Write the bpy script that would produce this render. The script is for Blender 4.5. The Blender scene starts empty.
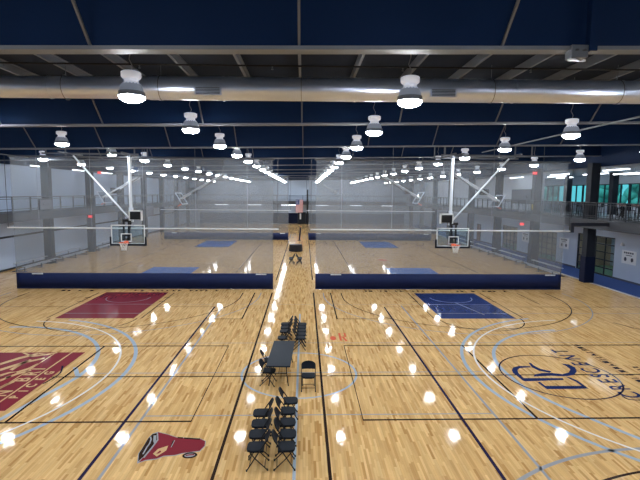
import bpy, bmesh, math, random
from mathutils import Vector, Matrix
PI = math.pi
R_ = math.radians
random.seed(7)
SC = bpy.context.scene
COL = SC.collection

# ------------------------------------------------------------------ camera
F_PX, CAM_H, PITCH, YAW, ROLL = 455.25, 6.0875, R_(5.91), R_(2.0), R_(-0.54375)
fw = Vector((math.sin(YAW)*math.cos(PITCH), math.cos(YAW)*math.cos(PITCH), -math.sin(PITCH)))
rt = Vector((math.cos(YAW), -math.sin(YAW), 0))
up = rt.cross(fw)
rt2 = rt*math.cos(ROLL) - up*math.sin(ROLL)
up2 = up*math.cos(ROLL) + rt*math.sin(ROLL)
CAM = Vector((0, 0, CAM_H))
cd = bpy.data.cameras.new('camera')
cam = bpy.data.objects.new('camera', cd)
COL.objects.link(cam)
m3 = Matrix((rt2, up2, -fw)).transposed()
cam.matrix_world = Matrix.Translation(CAM) @ m3.to_4x4()
cd.sensor_width = 36
cd.lens = F_PX/640*36
cd.clip_end = 400
SC.camera = cam

def fl(x, y):
    """floor point (metres) seen at a photo pixel"""
    d = rt2*((x-320)/F_PX) - up2*((y-240)/F_PX) + fw
    t = -CAM_H/d.z
    return (d.x*t, d.y*t)

# ------------------------------------------------------------------ materials
def mat(name, col, rough=.5, metal=0, spec=.5, emit=None, estr=0, noise=0, nscale=8, coat=0, bump=0):
    m = bpy.data.materials.new(name); m.use_nodes = True
    nt = m.node_tree; b = nt.nodes['Principled BSDF']
    b.inputs['Base Color'].default_value = (*col, 1)
    b.inputs['Roughness'].default_value = rough
    b.inputs['Metallic'].default_value = metal
    b.inputs['Specular IOR Level'].default_value = spec
    b.inputs['Coat Weight'].default_value = coat
    if emit:
        b.inputs['Emission Color'].default_value = (*emit, 1)
        b.inputs['Emission Strength'].default_value = estr
    if noise or bump:
        tc = nt.nodes.new('ShaderNodeTexCoord')
        n = nt.nodes.new('ShaderNodeTexNoise'); n.inputs['Scale'].default_value = nscale
        n.inputs['Detail'].default_value = 4
        nt.links.new(tc.outputs['Object'], n.inputs['Vector'])
        if noise:
            mx = nt.nodes.new('ShaderNodeMix'); mx.data_type = 'RGBA'
            mx.inputs[6].default_value = (*[c*(1-noise) for c in col], 1)
            mx.inputs[7].default_value = (*[min(1, c*(1+noise)) for c in col], 1)
            nt.links.new(n.outputs['Fac'], mx.inputs[0])
            nt.links.new(mx.outputs[2], b.inputs['Base Color'])
        if bump:
            bp = nt.nodes.new('ShaderNodeBump'); bp.inputs['Strength'].default_value = bump
            bp.inputs['Distance'].default_value = .02
            nt.links.new(n.outputs['Fac'], bp.inputs['Height'])
            nt.links.new(bp.outputs['Normal'], b.inputs['Normal'])
    return m

def wood_floor():
    m = bpy.data.materials.new('maple_strip_floor'); m.use_nodes = True
    nt = m.node_tree; N = nt.nodes; L = nt.links
    b = N['Principled BSDF']
    g = N.new('ShaderNodeNewGeometry')
    sp = N.new('ShaderNodeSeparateXYZ'); L.new(g.outputs['Position'], sp.inputs[0])
    def M(op, a, c=None):
        n = N.new('ShaderNodeMath'); n.operation = op
        for i, v in enumerate((a, c)):
            if v is None: continue
            if isinstance(v, (int, float)): n.inputs[i].default_value = v
            else: L.new(v, n.inputs[i])
        return n.outputs[0]
    u = M('DIVIDE', sp.outputs['X'], .06)
    row = M('FLOOR', u)
    wn = N.new('ShaderNodeTexWhiteNoise'); wn.noise_dimensions = '1D'; L.new(row, wn.inputs['W'])
    off = M('MULTIPLY', wn.outputs['Value'], 37.0)
    v = M('ADD', M('DIVIDE', sp.outputs['Y'], .62), off)
    pk = M('FLOOR', v)
    cb = N.new('ShaderNodeCombineXYZ'); L.new(row, cb.inputs[0]); L.new(pk, cb.inputs[1])
    w2 = N.new('ShaderNodeTexWhiteNoise'); w2.noise_dimensions = '2D'; L.new(cb.outputs[0], w2.inputs['Vector'])
    cr = N.new('ShaderNodeValToRGB')
    e = cr.color_ramp.elements
    e[0].position = 0; e[0].color = (.42, .225, .075, 1)
    e[1].position = 1; e[1].color = (.72, .475, .215, 1)
    for p, c in ((.08, (.50, .285, .105, 1)), (.25, (.585, .36, .145, 1)), (.7, (.655, .415, .178, 1))):
        k = e.new(p); k.color = c
    L.new(w2.outputs['Value'], cr.inputs[0])
    # grain and broad tone patches of the maple
    mp = N.new('ShaderNodeMapping'); mp.inputs['Scale'].default_value = (9, .7, 1)
    L.new(g.outputs['Position'], mp.inputs[0])
    ns = N.new('ShaderNodeTexNoise'); ns.inputs['Scale'].default_value = 1.0; ns.inputs['Detail'].default_value = 5
    L.new(mp.outputs[0], ns.inputs['Vector'])
    mr = N.new('ShaderNodeMapRange'); L.new(ns.outputs['Fac'], mr.inputs[0])
    mr.inputs[1].default_value = .3; mr.inputs[2].default_value = .7
    mr.inputs[3].default_value = .86; mr.inputs[4].default_value = 1.1
    mx = N.new('ShaderNodeMix'); mx.data_type = 'RGBA'; mx.blend_type = 'MULTIPLY'
    mx.inputs[0].default_value = 1
    L.new(cr.outputs[0], mx.inputs[6]); L.new(mr.outputs[0], mx.inputs[7])
    # strip joints
    fr = M('FRACT', u)
    jt = M('LESS_THAN', fr, .05)
    mj = N.new('ShaderNodeMix'); mj.data_type = 'RGBA'
    L.new(M('MULTIPLY', jt, .35), mj.inputs[0]); L.new(mx.outputs[2], mj.inputs[6])
    mj.inputs[7].default_value = (.2, .1, .04, 1)
    L.new(mj.outputs[2], b.inputs['Base Color'])
    gloss(nt, b)
    return m

def gloss(nt, b):
    """polished finish shared by the wood and the paint on it"""
    N = nt.nodes; L = nt.links
    b.inputs['Roughness'].default_value = .064
    b.inputs['Specular IOR Level'].default_value = .09
    g = N.new('ShaderNodeNewGeometry')
    mp = N.new('ShaderNodeMapping'); mp.inputs['Scale'].default_value = (5, .9, 1)
    L.new(g.outputs['Position'], mp.inputs[0])
    n = N.new('ShaderNodeTexNoise'); n.inputs['Scale'].default_value = 1.4; n.inputs['Detail'].default_value = 3
    L.new(mp.outputs[0], n.inputs['Vector'])
    bp = N.new('ShaderNodeBump'); bp.inputs['Strength'].default_value = .012; bp.inputs['Distance'].default_value = .02
    L.new(n.outputs['Fac'], bp.inputs['Height'])
    # every strip of the floor lies at a very slightly different tilt
    dv = N.new('ShaderNodeVectorMath'); dv.operation = 'DIVIDE'; dv.inputs[1].default_value = (.06, .62, 1); L.new(g.outputs['Position'], dv.inputs[0])
    fl_ = N.new('ShaderNodeVectorMath'); fl_.operation = 'FLOOR'; L.new(dv.outputs[0], fl_.inputs[0])
    wn = N.new('ShaderNodeTexWhiteNoise'); wn.noise_dimensions = '2D'; L.new(fl_.outputs[0], wn.inputs['Vector'])
    sb = N.new('ShaderNodeVectorMath'); sb.operation = 'SUBTRACT'; sb.inputs[1].default_value = (.5, .5, .5); L.new(wn.outputs['Color'], sb.inputs[0])
    ml = N.new('ShaderNodeVectorMath'); ml.operation = 'MULTIPLY'; ml.inputs[1].default_value = (.013, .007, 0); L.new(sb.outputs[0], ml.inputs[0])
    ad = N.new('ShaderNodeVectorMath'); ad.operation = 'ADD'; L.new(bp.outputs['Normal'], ad.inputs[0]); L.new(ml.outputs[0], ad.inputs[1])
    nm = N.new('ShaderNodeVectorMath'); nm.operation = 'NORMALIZE'; L.new(ad.outputs[0], nm.inputs[0])
    L.new(nm.outputs[0], b.inputs['Normal'])

def paint(name, col):
    m = mat(name, col); gloss(m.node_tree, m.node_tree.nodes['Principled BSDF']); return m

def sheer(name, col, opacity):
    """fine woven net seen as a veil"""
    m = bpy.data.materials.new(name); m.use_nodes = True
    nt = m.node_tree; N = nt.nodes; L = nt.links
    N.remove(N['Principled BSDF'])
    d = N.new('ShaderNodeBsdfDiffuse'); d.inputs[0].default_value = (*col, 1)
    tl = N.new('ShaderNodeBsdfTranslucent'); tl.inputs[0].default_value = (*col, 1)
    md = N.new('ShaderNodeMixShader'); md.inputs[0].default_value = .4
    L.new(d.outputs[0], md.inputs[1]); L.new(tl.outputs[0], md.inputs[2])
    t = N.new('ShaderNodeBsdfTransparent')
    mx = N.new('ShaderNodeMixShader'); mx.inputs[0].default_value = opacity
    L.new(t.outputs[0], mx.inputs[1]); L.new(md.outputs[0], mx.inputs[2])
    L.new(mx.outputs[0], N['Material Output'].inputs[0])
    return m

def glass(name, tint, refl=.12, rough=.03):
    m = bpy.data.materials.new(name); m.use_nodes = True
    nt = m.node_tree; N = nt.nodes; L = nt.links
    N.remove(N['Principled BSDF'])
    t = N.new('ShaderNodeBsdfTransparent'); t.inputs[0].default_value = (*tint, 1)
    gl = N.new('ShaderNodeBsdfGlossy'); gl.inputs['Roughness'].default_value = rough
    lw = N.new('ShaderNodeLayerWeight')
    fr = N.new('ShaderNodeMath'); fr.operation = 'POWER'; fr.inputs[1].default_value = 4; L.new(lw.outputs['Facing'], fr.inputs[0])
    ad = N.new('ShaderNodeMath'); ad.operation = 'MULTIPLY_ADD'; ad.inputs[1].default_value = .5; ad.inputs[2].default_value = refl; L.new(fr.outputs[0], ad.inputs[0])
    mx = N.new('ShaderNodeMixShader'); L.new(ad.outputs[0], mx.inputs[0])
    L.new(t.outputs[0], mx.inputs[1]); L.new(gl.outputs[0], mx.inputs[2])
    L.new(mx.outputs[0], N['Material Output'].inputs[0])
    return m

def flag_mat():
    m = bpy.data.materials.new('flag_canton_stars'); m.use_nodes = True
    nt = m.node_tree; N = nt.nodes; L = nt.links; b = N['Principled BSDF']
    tc = N.new('ShaderNodeTexCoord')
    v = N.new('ShaderNodeTexVoronoi'); v.inputs['Scale'].default_value = 6; v.inputs['Randomness'].default_value = 0
    L.new(tc.outputs['Object'], v.inputs['Vector'])
    lt = N.new('ShaderNodeMath'); lt.operation = 'LESS_THAN'; lt.inputs[1].default_value = .25; L.new(v.outputs['Distance'], lt.inputs[0])
    mx = N.new('ShaderNodeMix'); mx.data_type = 'RGBA'
    L.new(lt.outputs[0], mx.inputs[0]); mx.inputs[6].default_value = (.02, .04, .2, 1); mx.inputs[7].default_value = (.8, .8, .8, 1)
    L.new(mx.outputs[2], b.inputs['Base Color']); b.inputs['Roughness'].default_value = .8
    return m

LAMP = 185.0
M = dict(
    wood=wood_floor(),
    maroon=paint('maroon_court_paint', (.205, .028, .040)),
    navyp=paint('navy_court_paint', (.014, .024, .095)),
    bluep=paint('blue_court_paint', (.024, .042, .145)),
    lblue=paint('light_blue_line_paint', (.34, .42, .51)),
    grey=paint('grey_line_paint', (.30, .31, .33)),
    skyk=paint('bright_blue_court_paint', (.03, .13, .46)),
    black=paint('dark_line_paint', (.03, .017, .013)),
    purp=paint('navy_line_paint', (.022, .017, .05)),
    white=paint('white_line_paint', (.72, .70, .66)),
    tan=paint('wood_tone_paint', (.58, .37, .19)),
    red=paint('red_floor_mark_paint', (.65, .12, .06)),
    wall=mat('white_wall_paint', (.39, .465, .61), .7, noise=.04, nscale=.6),
    wall3=mat('lounge_white_paint', (.60, .66, .74), .7, noise=.04, nscale=.6),
    wall2=mat('grey_white_wall_paint', (.36, .43, .54), .7, noise=.05, nscale=.5),
    pad=mat('navy_vinyl_pad', (.003, .007, .030), .6, spec=.15, noise=.1, nscale=1.5),
    vinyl=mat('navy_curtain_vinyl', (.005, .014, .072), .6, spec=.25, noise=.12, nscale=1.2),
    navy=mat('navy_steel_paint', (.0042, .0165, .055), .6, spec=.1, noise=.12, nscale=.7),
    deck=mat('grey_roof_deck', (.014, .022, .042), .7, spec=.1, noise=.12, nscale=1.5),
    purlin=mat('light_grey_purlin_paint', (.15, .165, .195), .5, noise=.08, nscale=3),
    flange=mat('pale_grey_flange_paint', (.13, .145, .175), .5, noise=.08, nscale=2),
    column=mat('charcoal_column_paint', (.014, .018, .027), .6, spec=.2, noise=.1, nscale=2),
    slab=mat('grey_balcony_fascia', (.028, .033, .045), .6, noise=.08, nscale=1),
    soffit=mat('dark_grey_soffit', (.12, .13, .15), .7, noise=.08, nscale=1),
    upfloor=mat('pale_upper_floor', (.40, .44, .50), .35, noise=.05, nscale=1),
    carpet=mat('blue_walkway_carpet', (.012, .05, .21), .9, noise=.15, nscale=6),
    strip=mat('pale_concrete_strip', (.50, .50, .50), .5, noise=.06, nscale=2),
    rail=mat('black_railing_paint', (.012, .014, .022), .4, noise=.1),
    duct=mat('galvanised_duct_steel', (.62, .68, .82), .30, metal=.85, noise=.06, nscale=2.5, bump=.05),
    ventd=mat('dark_vent_louvre', (.035, .035, .04), .6, noise=.1),
    whitem=mat('white_powder_coat', (.75, .77, .80), .4, noise=.03),
    polem=mat('pale_steel_pole_paint', (.62, .67, .74), .4, noise=.04),
    steel=mat('grey_steel_tube', (.10, .11, .13), .45, metal=.2, noise=.08),
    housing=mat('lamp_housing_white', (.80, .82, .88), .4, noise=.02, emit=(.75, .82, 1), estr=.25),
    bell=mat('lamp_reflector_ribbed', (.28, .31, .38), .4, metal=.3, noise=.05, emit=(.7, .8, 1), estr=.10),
    band=mat('lamp_ring_grey', (.16, .17, .20), .4, metal=.5, noise=.05),
    lens=mat('lamp_lens_lit', (.9, .9, .9), .4, emit=(.90, .95, 1), estr=LAMP),
    strip_l=mat('strip_light_lit', (.9, .9, .9), .4, emit=(.86, .93, 1), estr=13),
    cable=mat('grey_cable', (.25, .25, .27), .6, noise=.05),
    blackm=mat('black_steel_tube', (.006, .006, .008), .5, spec=.25, noise=.1),
    blackp=mat('black_plastic_pad', (.005, .008, .015), .6, spec=.12, noise=.1, nscale=12),
    tablem=mat('black_plastic_tabletop', (.008, .014, .024), .5, spec=.15, noise=.08, nscale=10),
    rubber=mat('black_rubber', (.01, .01, .01), .8, noise=.1),
    screen=mat('black_display_screen', (.004, .004, .006), .25, noise=.1),
    orange=mat('orange_rim_paint', (.85, .12, .03), .4, noise=.04),
    netw=mat('white_net_cord', (.78, .78, .76), .8, noise=.04),
    bglass=glass('clear_backboard_glass', (.86, .93, .95), .03),
    mesh=sheer('grey_curtain_netting', (.25, .275, .31), .50),
    pane=glass('grey_door_glass', (.86, .93, .95), .03),
    wpane=glass('teal_window_glass', (.40, .84, .88), .04),
    exitr=mat('exit_sign_red', (.5, .02, .02), .5, emit=(1, .04, .04), estr=2.2),
    signw=mat('white_sign_board', (.62, .66, .73), .5, noise=.02),
    signk=mat('dark_sign_ink', (.03, .04, .08), .6, noise=.05),
    alu=mat('brushed_aluminium', (.55, .60, .70), .35, metal=.5, noise=.06),
    tabled=mat('brown_table_laminate', (.16, .055, .03), .4, noise=.15, nscale=4),
    tanw=mat('tan_room_wall', (.55, .40, .28), .8, noise=.06),
    greenw=mat('green_turf_floor', (.20, .36, .20), .9, noise=.12),
    bluew=mat('blue_room_wall', (.42, .55, .68), .8, noise=.06),
    stripes_r=mat('flag_red_stripe', (.45, .04, .05), .8, noise=.05),
    stripes_w=mat('flag_white_stripe', (.75, .72, .70), .8, noise=.03),
    canton=flag_mat(),
    cloth=mat('black_table_cloth', (.008, .008, .014), .8, noise=.15, nscale=5),
    board=mat('dark_grey_board', (.13, .14, .17), .6, noise=.06),
    leafm=mat('leaf_green', (.22, .36, .28), .8, noise=.4, nscale=2),
    bark=mat('tree_bark', (.09, .06, .04), .9, noise=.3),
    ground=mat('outdoor_ground', (.22, .25, .20), .9, noise=.2, nscale=.5),
    doorm=mat('brown_door_panel', (.13, .055, .035), .5, noise=.08),
    yellow=mat('yellow_sign_face', (.55, .42, .05), .5, noise=.05),
)

# ------------------------------------------------------------------ mesh helper
class B:
    def __init__(s): s.v = []; s.f = []
    def _add(s, vs, fs):
        o = len(s.v); s.v += [tuple(v) for v in vs]; s.f += [tuple(i+o for i in f) for f in fs]; return s
    def box(s, x0, y0, z0, x1, y1, z1):
        vs = [(x, y, z) for z in (z0, z1) for y in (y0, y1) for x in (x0, x1)]
        return s._add(vs, [(0, 2, 3, 1), (4, 5, 7, 6), (0, 1, 5, 4), (2, 6, 7, 3), (0, 4, 6, 2), (1, 3, 7, 5)])
    def cbox(s, c, d):
        return s.box(c[0]-d[0]/2, c[1]-d[1]/2, c[2]-d[2]/2, c[0]+d[0]/2, c[1]+d[1]/2, c[2]+d[2]/2)
    def bar(s, a, b, w, h, upv=(0, 0, 1)):
        a = Vector(a); b = Vector(b); d = (b-a).normalized(); u = Vector(upv)
        if abs(d.dot(u)) > .98: u = Vector((0, 1, 0))
        r = d.cross(u).normalized(); u = r.cross(d)
        vs = []
        for p in (a, b):
            for sx, sz in ((-1, -1), (1, -1), (1, 1), (-1, 1)):
                vs.append(p + r*sx*w/2 + u*sz*h/2)
        return s._add(vs, [(0, 1, 2, 3), (7, 6, 5, 4), (0, 4, 5, 1), (1, 5, 6, 2), (2, 6, 7, 3), (3, 7, 4, 0)])
    def tube(s, pts, r, n=8, closed=False):
        pts = [Vector(p) for p in pts]; k = len(pts); rings = []
        prev = None
        for i, p in enumerate(pts):
            if closed: d = pts[(i+1) % k]-pts[i-1]
            else: d = pts[min(i+1, k-1)]-pts[max(i-1, 0)]
            d.normalize()
            if prev is None:
                u = Vector((0, 0, 1)) if abs(d.z) < .9 else Vector((1, 0, 0))
                u = (u - d*u.dot(d)).normalized()
            else:
                u = prev - d*prev.dot(d)
                u = u.normalized() if u.length > 1e-6 else d.orthogonal().normalized()
            prev = u; w = d.cross(u)
            rings.append([p + u*math.cos(2*PI*j/n)*r + w*math.sin(2*PI*j/n)*r for j in range(n)])
        vs = [v for g in rings for v in g]; fs = []
        for i in range(k if closed else k-1):
            a = i*n; b = ((i+1) % k)*n
            for j in range(n):
                q = (j+1) % n; fs.append((a+j, a+q, b+q, b+j))
        if not closed:
            fs.append(tuple(range(n-1, -1, -1))); fs.append(tuple((k-1)*n+j for j in range(n)))
        return s._add(vs, fs)
    def lathe(s, prof, c=(0, 0, 0), n=16, cap0=True, cap1=True):
        vs = []; fs = []
        for r, z in prof:
            for j in range(n):
                a = 2*PI*j/n; vs.append((c[0]+r*math.cos(a), c[1]+r*math.sin(a), c[2]+z))
        for i in range(len(prof)-1):
            for j in range(n):
                q = (j+1) % n; fs.append((i*n+j, i*n+q, (i+1)*n+q, (i+1)*n+j))
        if cap0: fs.append(tuple(range(n-1, -1, -1)))
        if cap1: fs.append(tuple((len(prof)-1)*n+j for j in range(n)))
        return s._add(vs, fs)
    def poly(s, pts, z):
        return s._add([(p[0], p[1], z) for p in pts], [tuple(range(len(pts)))])
    def prism(s, pts, axis, a, b):
        """polygon extruded along an axis ('x','y','z') from a to b"""
        n = len(pts)
        def mk(p, t): return {'x': (t, p[0], p[1]), 'y': (p[0], t, p[1]), 'z': (p[0], p[1], t)}[axis]
        vs = [mk(p, a) for p in pts] + [mk(p, b) for p in pts]
        fs = [tuple(range(n)), tuple(range(2*n-1, n-1, -1))] + [(i, n+i, n+(i+1) % n, (i+1) % n) for i in range(n)]
        return s._add(vs, fs)
    def strip(s, pts, w, z, closed=False):
        """flat painted line of width w through floor points"""
        pts = [Vector((p[0], p[1])) for p in pts]; k = len(pts); vs = []; fs = []
        for i, p in enumerate(pts):
            a = pts[i-1] if (i > 0 or closed) else p
            b = pts[(i+1) % k] if (i < k-1 or closed) else p
            d = (b-a).normalized(); nrm = Vector((-d.y, d.x))
            vs += [(p.x+nrm.x*w/2, p.y+nrm.y*w/2, z), (p.x-nrm.x*w/2, p.y-nrm.y*w/2, z)]
        for i in range(k if closed else k-1):
            j = (i+1) % k; fs.append((2*i+1, 2*j+1, 2*j, 2*i))
        return s._add(vs, fs)
    def build(s, name, m, parent=None, smooth=False, loc=None, bevel=0):
        me = bpy.data.meshes.new(name); me.from_pydata(s.v, [], s.f)
        bm = bmesh.new(); bm.from_mesh(me); bmesh.ops.recalc_face_normals(bm, faces=bm.faces[:])
        bm.to_mesh(me); bm.free()
        if smooth:
            for p in me.polygons: p.use_smooth = True
            try: me.set_sharp_from_angle(angle=R_(40))
            except Exception: pass
        me.materials.append(m)
        o = bpy.data.objects.new(name, me); COL.objects.link(o)
        if parent is not None: o.parent = parent
        if loc: o.location = loc
        if bevel:
            md = o.modifiers.new('bevel', 'BEVEL'); md.width = bevel; md.segments = 2; md.limit_method = 'ANGLE'
        return o

def arc(c, r, a0, a1, n=40):
    return [(c[0]+r*math.cos(R_(a0+(a1-a0)*i/n)), c[1]+r*math.sin(R_(a0+(a1-a0)*i/n))) for i in range(n+1)]

def smooth_line(pts, it=2):
    for _ in range(it):
        q = [pts[0]]
        for a, b in zip(pts, pts[1:]):
            q += [(a[0]*.75+b[0]*.25, a[1]*.75+b[1]*.25), (a[0]*.25+b[0]*.75, a[1]*.25+b[1]*.75)]
        pts = q+[pts[-1]]
    return pts

def thing(name, label, cat, loc=(0, 0, 0), rz=0, group=None):
    o = bpy.data.objects.new(name, None); COL.objects.link(o)
    o.empty_display_size = .2
    o.location = loc; o.rotation_euler = (0, 0, rz)
    return tag(o, label, cat, group)
def tag(o, label, cat, group=None):
    o['label'] = label; o['category'] = cat
    if group: o['group'] = group
    return o
def struct(o, label=None):
    o['kind'] = 'structure'
    if label: o['label'] = label
    return o
KIDS = {}
def kids(o): return [c for c in bpy.data.objects if c.parent is o]
def dup(root, loc, rz, label, group=None, tree=None):
    r = root.copy(); COL.objects.link(r); r.location = loc; r.rotation_euler = (0, 0, rz)
    r['label'] = label
    if group: r['group'] = group
    for ch, gs in tree:
        c = ch.copy(); COL.objects.link(c); c.parent = r
        for g in gs:
            d = g.copy(); COL.objects.link(d); d.parent = c
    return r
def tree_of(root): return [(c, kids(c)) for c in kids(root)]
ORD = ['first', 'second', 'third', 'fourth', 'fifth', 'sixth', 'seventh', 'eighth', 'ninth', 'tenth', 'eleventh', 'twelfth',
       'thirteenth', 'fourteenth', 'fifteenth', 'sixteenth', 'seventeenth', 'eighteenth']

# ------------------------------------------------------------------ dimensions
XL, XR = -22.5, 22.83            # side walls
YF, YB = 89.5, -9.0              # far wall, wall behind the camera
CL, CR = -10.05, 8.63            # axes of the left and right courts
SLOPE = .019                     # the roof rises to the right
ROOF = 9.78
def roof_z(x): return ROOF + SLOPE*x
UF, US = 4.45, 3.86              # balcony floor and soffit

# ------------------------------------------------------------------ room shell
fo = struct(B().box(XL, YB, -.2, 19.94, YF, 0).build('floor', M['wood']), 'polished maple strip floor of the sports hall')
struct(B().box(19.94, YB, -.2, 20.22, YF, .001).build('floor_edge_strip', M['strip']))
struct(B().box(20.22, YB, -.2, XR, YF, .004).build('floor_walkway', M['carpet']), 'blue carpet walkway along the right wall')

struct(B().box(XL-.2, YB, -.2, XL, YF, 8.02).build('wall_left', M['wall']))
struct(B().box(XL-.2, YB, 8.02, XL, YF, 9.1).build('trim_1', M['navy']))
struct(B().box(XL, YB, 0, XL+.03, YF, .14).build('baseboard_left', M['column']))
struct(B().box(XL, YB, 2.45, XL+.03, YF, 2.6).build('trim_2', M['column']))
# right wall below the balcony: openings for three glazed doors
doors_y = [(32.5, 37.1, 2.98), (40.2, 43.8, 2.7), (47.85, 51.5, 2.6)]
b = B(); y = YB
for y0, y1, h in doors_y:
    b.box(XR, y, 0, XR+.2, y0, UF-.1).box(XR, y0, h, XR+.2, y1, UF-.1); y = y1
b.box(XR, y, 0, XR+.2, YF, UF-.1)
struct(b.build('wall_right', M['wall']))
b = B(); y = YB
for y0, y1, h in doors_y: b.box(XR-.03, y, 0, XR, y0-.05, .14); y = y1+.05
b.box(XR-.03, y, 0, XR, YF, .14)
struct(b.build('baseboard_right', M['signk']))
struct(B().box(XL, YF, -.2, 30, YF+.2, 10.2).build('wall_far', M['wall2']))
struct(B().box(XL, YB-.2, -.2, 30, YB, 10.2).build('wall_back', M['wall2']))
# roof deck follows the slope of the beams
o = struct(B()._add([(x, y, roof_z(x)+dz) for dz in (0, .12) for y in (YB, YF) for x in (XL-.2, 23)],
             [(0, 1, 3, 2), (4, 6, 7, 5), (0, 4, 5, 1), (2, 3, 7, 6), (0, 2, 6, 4), (1, 5, 7, 3)]).build('ceiling', M['deck']))
# lounge on the right upper floor
struct(B().box(XR-.2, YB, UF-.25, 30, YF, UF).build('floor_lounge', M['upfloor']))
LC = 8.05
struct(B().box(20.3, YB, LC, 30, YF, LC+.1).build('ceiling_lounge', M['wall3']))
struct(B().box(20.28, YB, LC, 20.36, YF, 10.0).build('trim_3', M['navy']))
WX = 29.0
wy0, wy1, wz0, wz1 = 33.0, 56.0, 5.33, 7.18
struct(B().box(WX, YB, UF, WX+.2, wy0, LC).box(WX, wy1, UF, WX+.2, YF, LC).box(WX, wy0, UF, WX+.2, wy1, wz0)
       .box(WX, wy0, wz1, WX+.2, wy1, LC).build('wall_lounge', M['wall3']))
struct(B().box(XR, 43.2, UF, XR+.2, YF, LC).build('wall_upper_right', M['wall3']))
struct(B().box(XR, 56.5, UF, WX, 56.7, LC).build('wall_lounge_end', M['wall3']))
struct(B().box(XR, 18, UF, WX, 18.2, LC).build('wall_lounge_near', M['wall3']))
n = 0
yy = wy0
while yy < wy1-.5:
    n += 1
    w = struct(B().box(WX-.03, yy, wz0, WX+.10, yy+.09, wz1).box(WX-.03, yy+2.2, wz0, WX+.10, yy+2.3, wz1)
               .box(WX-.02, yy+1.1, wz0, WX+.09, yy+1.2, wz1)
               .box(WX-.03, yy, wz1-.08, WX+.10, yy+2.3, wz1).box(WX-.03, yy, wz0, WX+.10, yy+2.3, wz0+.08)
               .build('window_%d' % n, M['rail']))
    struct(B().box(WX+.04, yy+.08, wz0+.07, WX+.05, yy+2.22, wz1-.07).build('window_pane', M['wpane'], w))
    yy += 2.3
# rooms seen through the glazed doors
struct(B().box(26.8, 28, 0, 27, 56, 3.8).build('wall_training_room', M['bluew']))
struct(B().box(XR+.2, 28, 3.6, 27, 56, 3.7).build('ceiling_training_room', M['wall2']))
struct(B().box(XR+.2, 28, -.1, 27, 56, .003).build('floor_training_room', M['greenw']))
for yk in (28, 38.6, 45.8, 55.8):
    struct(B().box(XR+.2, yk, 0, 26.8, yk+.2, 3.6).build('wall_partition', M['tanw']))
# ground and trees outside the lounge windows
struct(B().box(29.3, -40, -.3, 140, 160, -.2).build('ground', M['ground']))
tr = thing('leafy_tree', 'leafy green tree outside the upper right windows', 'tree', (56, 66, -.2), 0, 'trees beyond the lounge windows')
B().tube([(0, 0, 0), (.1, 0, 3), (0, .2, 6)], .3, 8).build('trunk', M['bark'], tr, True)
bm_ = B()
for i in range(26):
    a, bq = random.uniform(0, 2*PI), random.uniform(0, 1)
    c = (2.6*math.cos(a)*bq, 2.6*math.sin(a)*bq, 4.2+random.uniform(0, 4.5))
    r = random.uniform(.7, 1.4)
    bm_.lathe([(r*math.sin(PI*k/6)+.01, -r*math.cos(PI*k/6)) for k in range(7)], c, 9)
bm_.build('crown', M['leafm'], tr, True)
tt = tree_of(tr)
for i, (x, y) in enumerate(((52, 77), (66, 88), (49, 92))):
    dup(tr, (x, y, -.2), i*1.3, 'leafy green tree outside the upper right windows', None, tt)

# ------------------------------------------------------------------ floor paint (children of the floor)
ZL = {'field': .0015, 'low': .0030, 'mid': .0045, 'top': .006, 'over': .0075}
def fp(name, bb, m): 
    o = bb.build(name, m, fo); return o
BAYS = [(0, ), ]
def rect(x0, y0, x1, y1): return [(x0, y0), (x1, y0), (x1, y1), (x0, y1)]
fp('free_throw_lane_paint', B().poly(rect(CL-1.86, 21.68, CL+1.86, 27.45), ZL['field']), M['maroon'])
fp('free_throw_lane_paint', B().poly(rect(CR-1.86, 21.62, CR+1.86, 27.28), ZL['field']), M['bluep'])
# lanes of the courts further back
b = B()
for c in (-10.3, 8.5):
    b.poly(rect(c-1.85, 32.0, c+1.85, 36.8), ZL['field'])
b2 = B()
for c in (-10.3, 8.8):
    b2.poly(rect(c-1.9, 50.5, c+1.9, 57.2), ZL['field']); 
for c in (-10.2, 8.6): b2.poly(rect(c-1.85, 63, c+1.85, 68.8), ZL['field'])
fp('free_throw_lane_paint', b, M['skyk']); fp('free_throw_lane_paint', b2, M['skyk'])
# pale seams on the maroon and blue lanes
b = B()
for c in (CL, CR):
    b.strip([(c-1.86, 22.6), (c+1.86, 22.6)], .05, ZL['low']).strip([(c-1.86, 24.47), (c+1.86, 24.47)], .04, ZL['low'])
    b.strip(arc((c, 26.1), 1.22, 180, 360, 24), .045, ZL['low'])
b.strip([(CR-.1, 24.9), (CR+.55, 22.3)], .06, ZL['low'])
fp('lane_seam_line', b, M['grey'])

dark = B(); greyl = B(); lb = B(); wh = B(); pu = B()
# sidelines that flank the centre aisle, in every bay
for x in (-1.93, .59):
    dark.strip([(x, 4), (x, 27.4)], .075, ZL['mid']); dark.strip([(x, 31.5), (x, 57.5)], .07, ZL['mid']); dark.strip([(x, 61), (x, 87)], .07, ZL['mid'])
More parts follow.
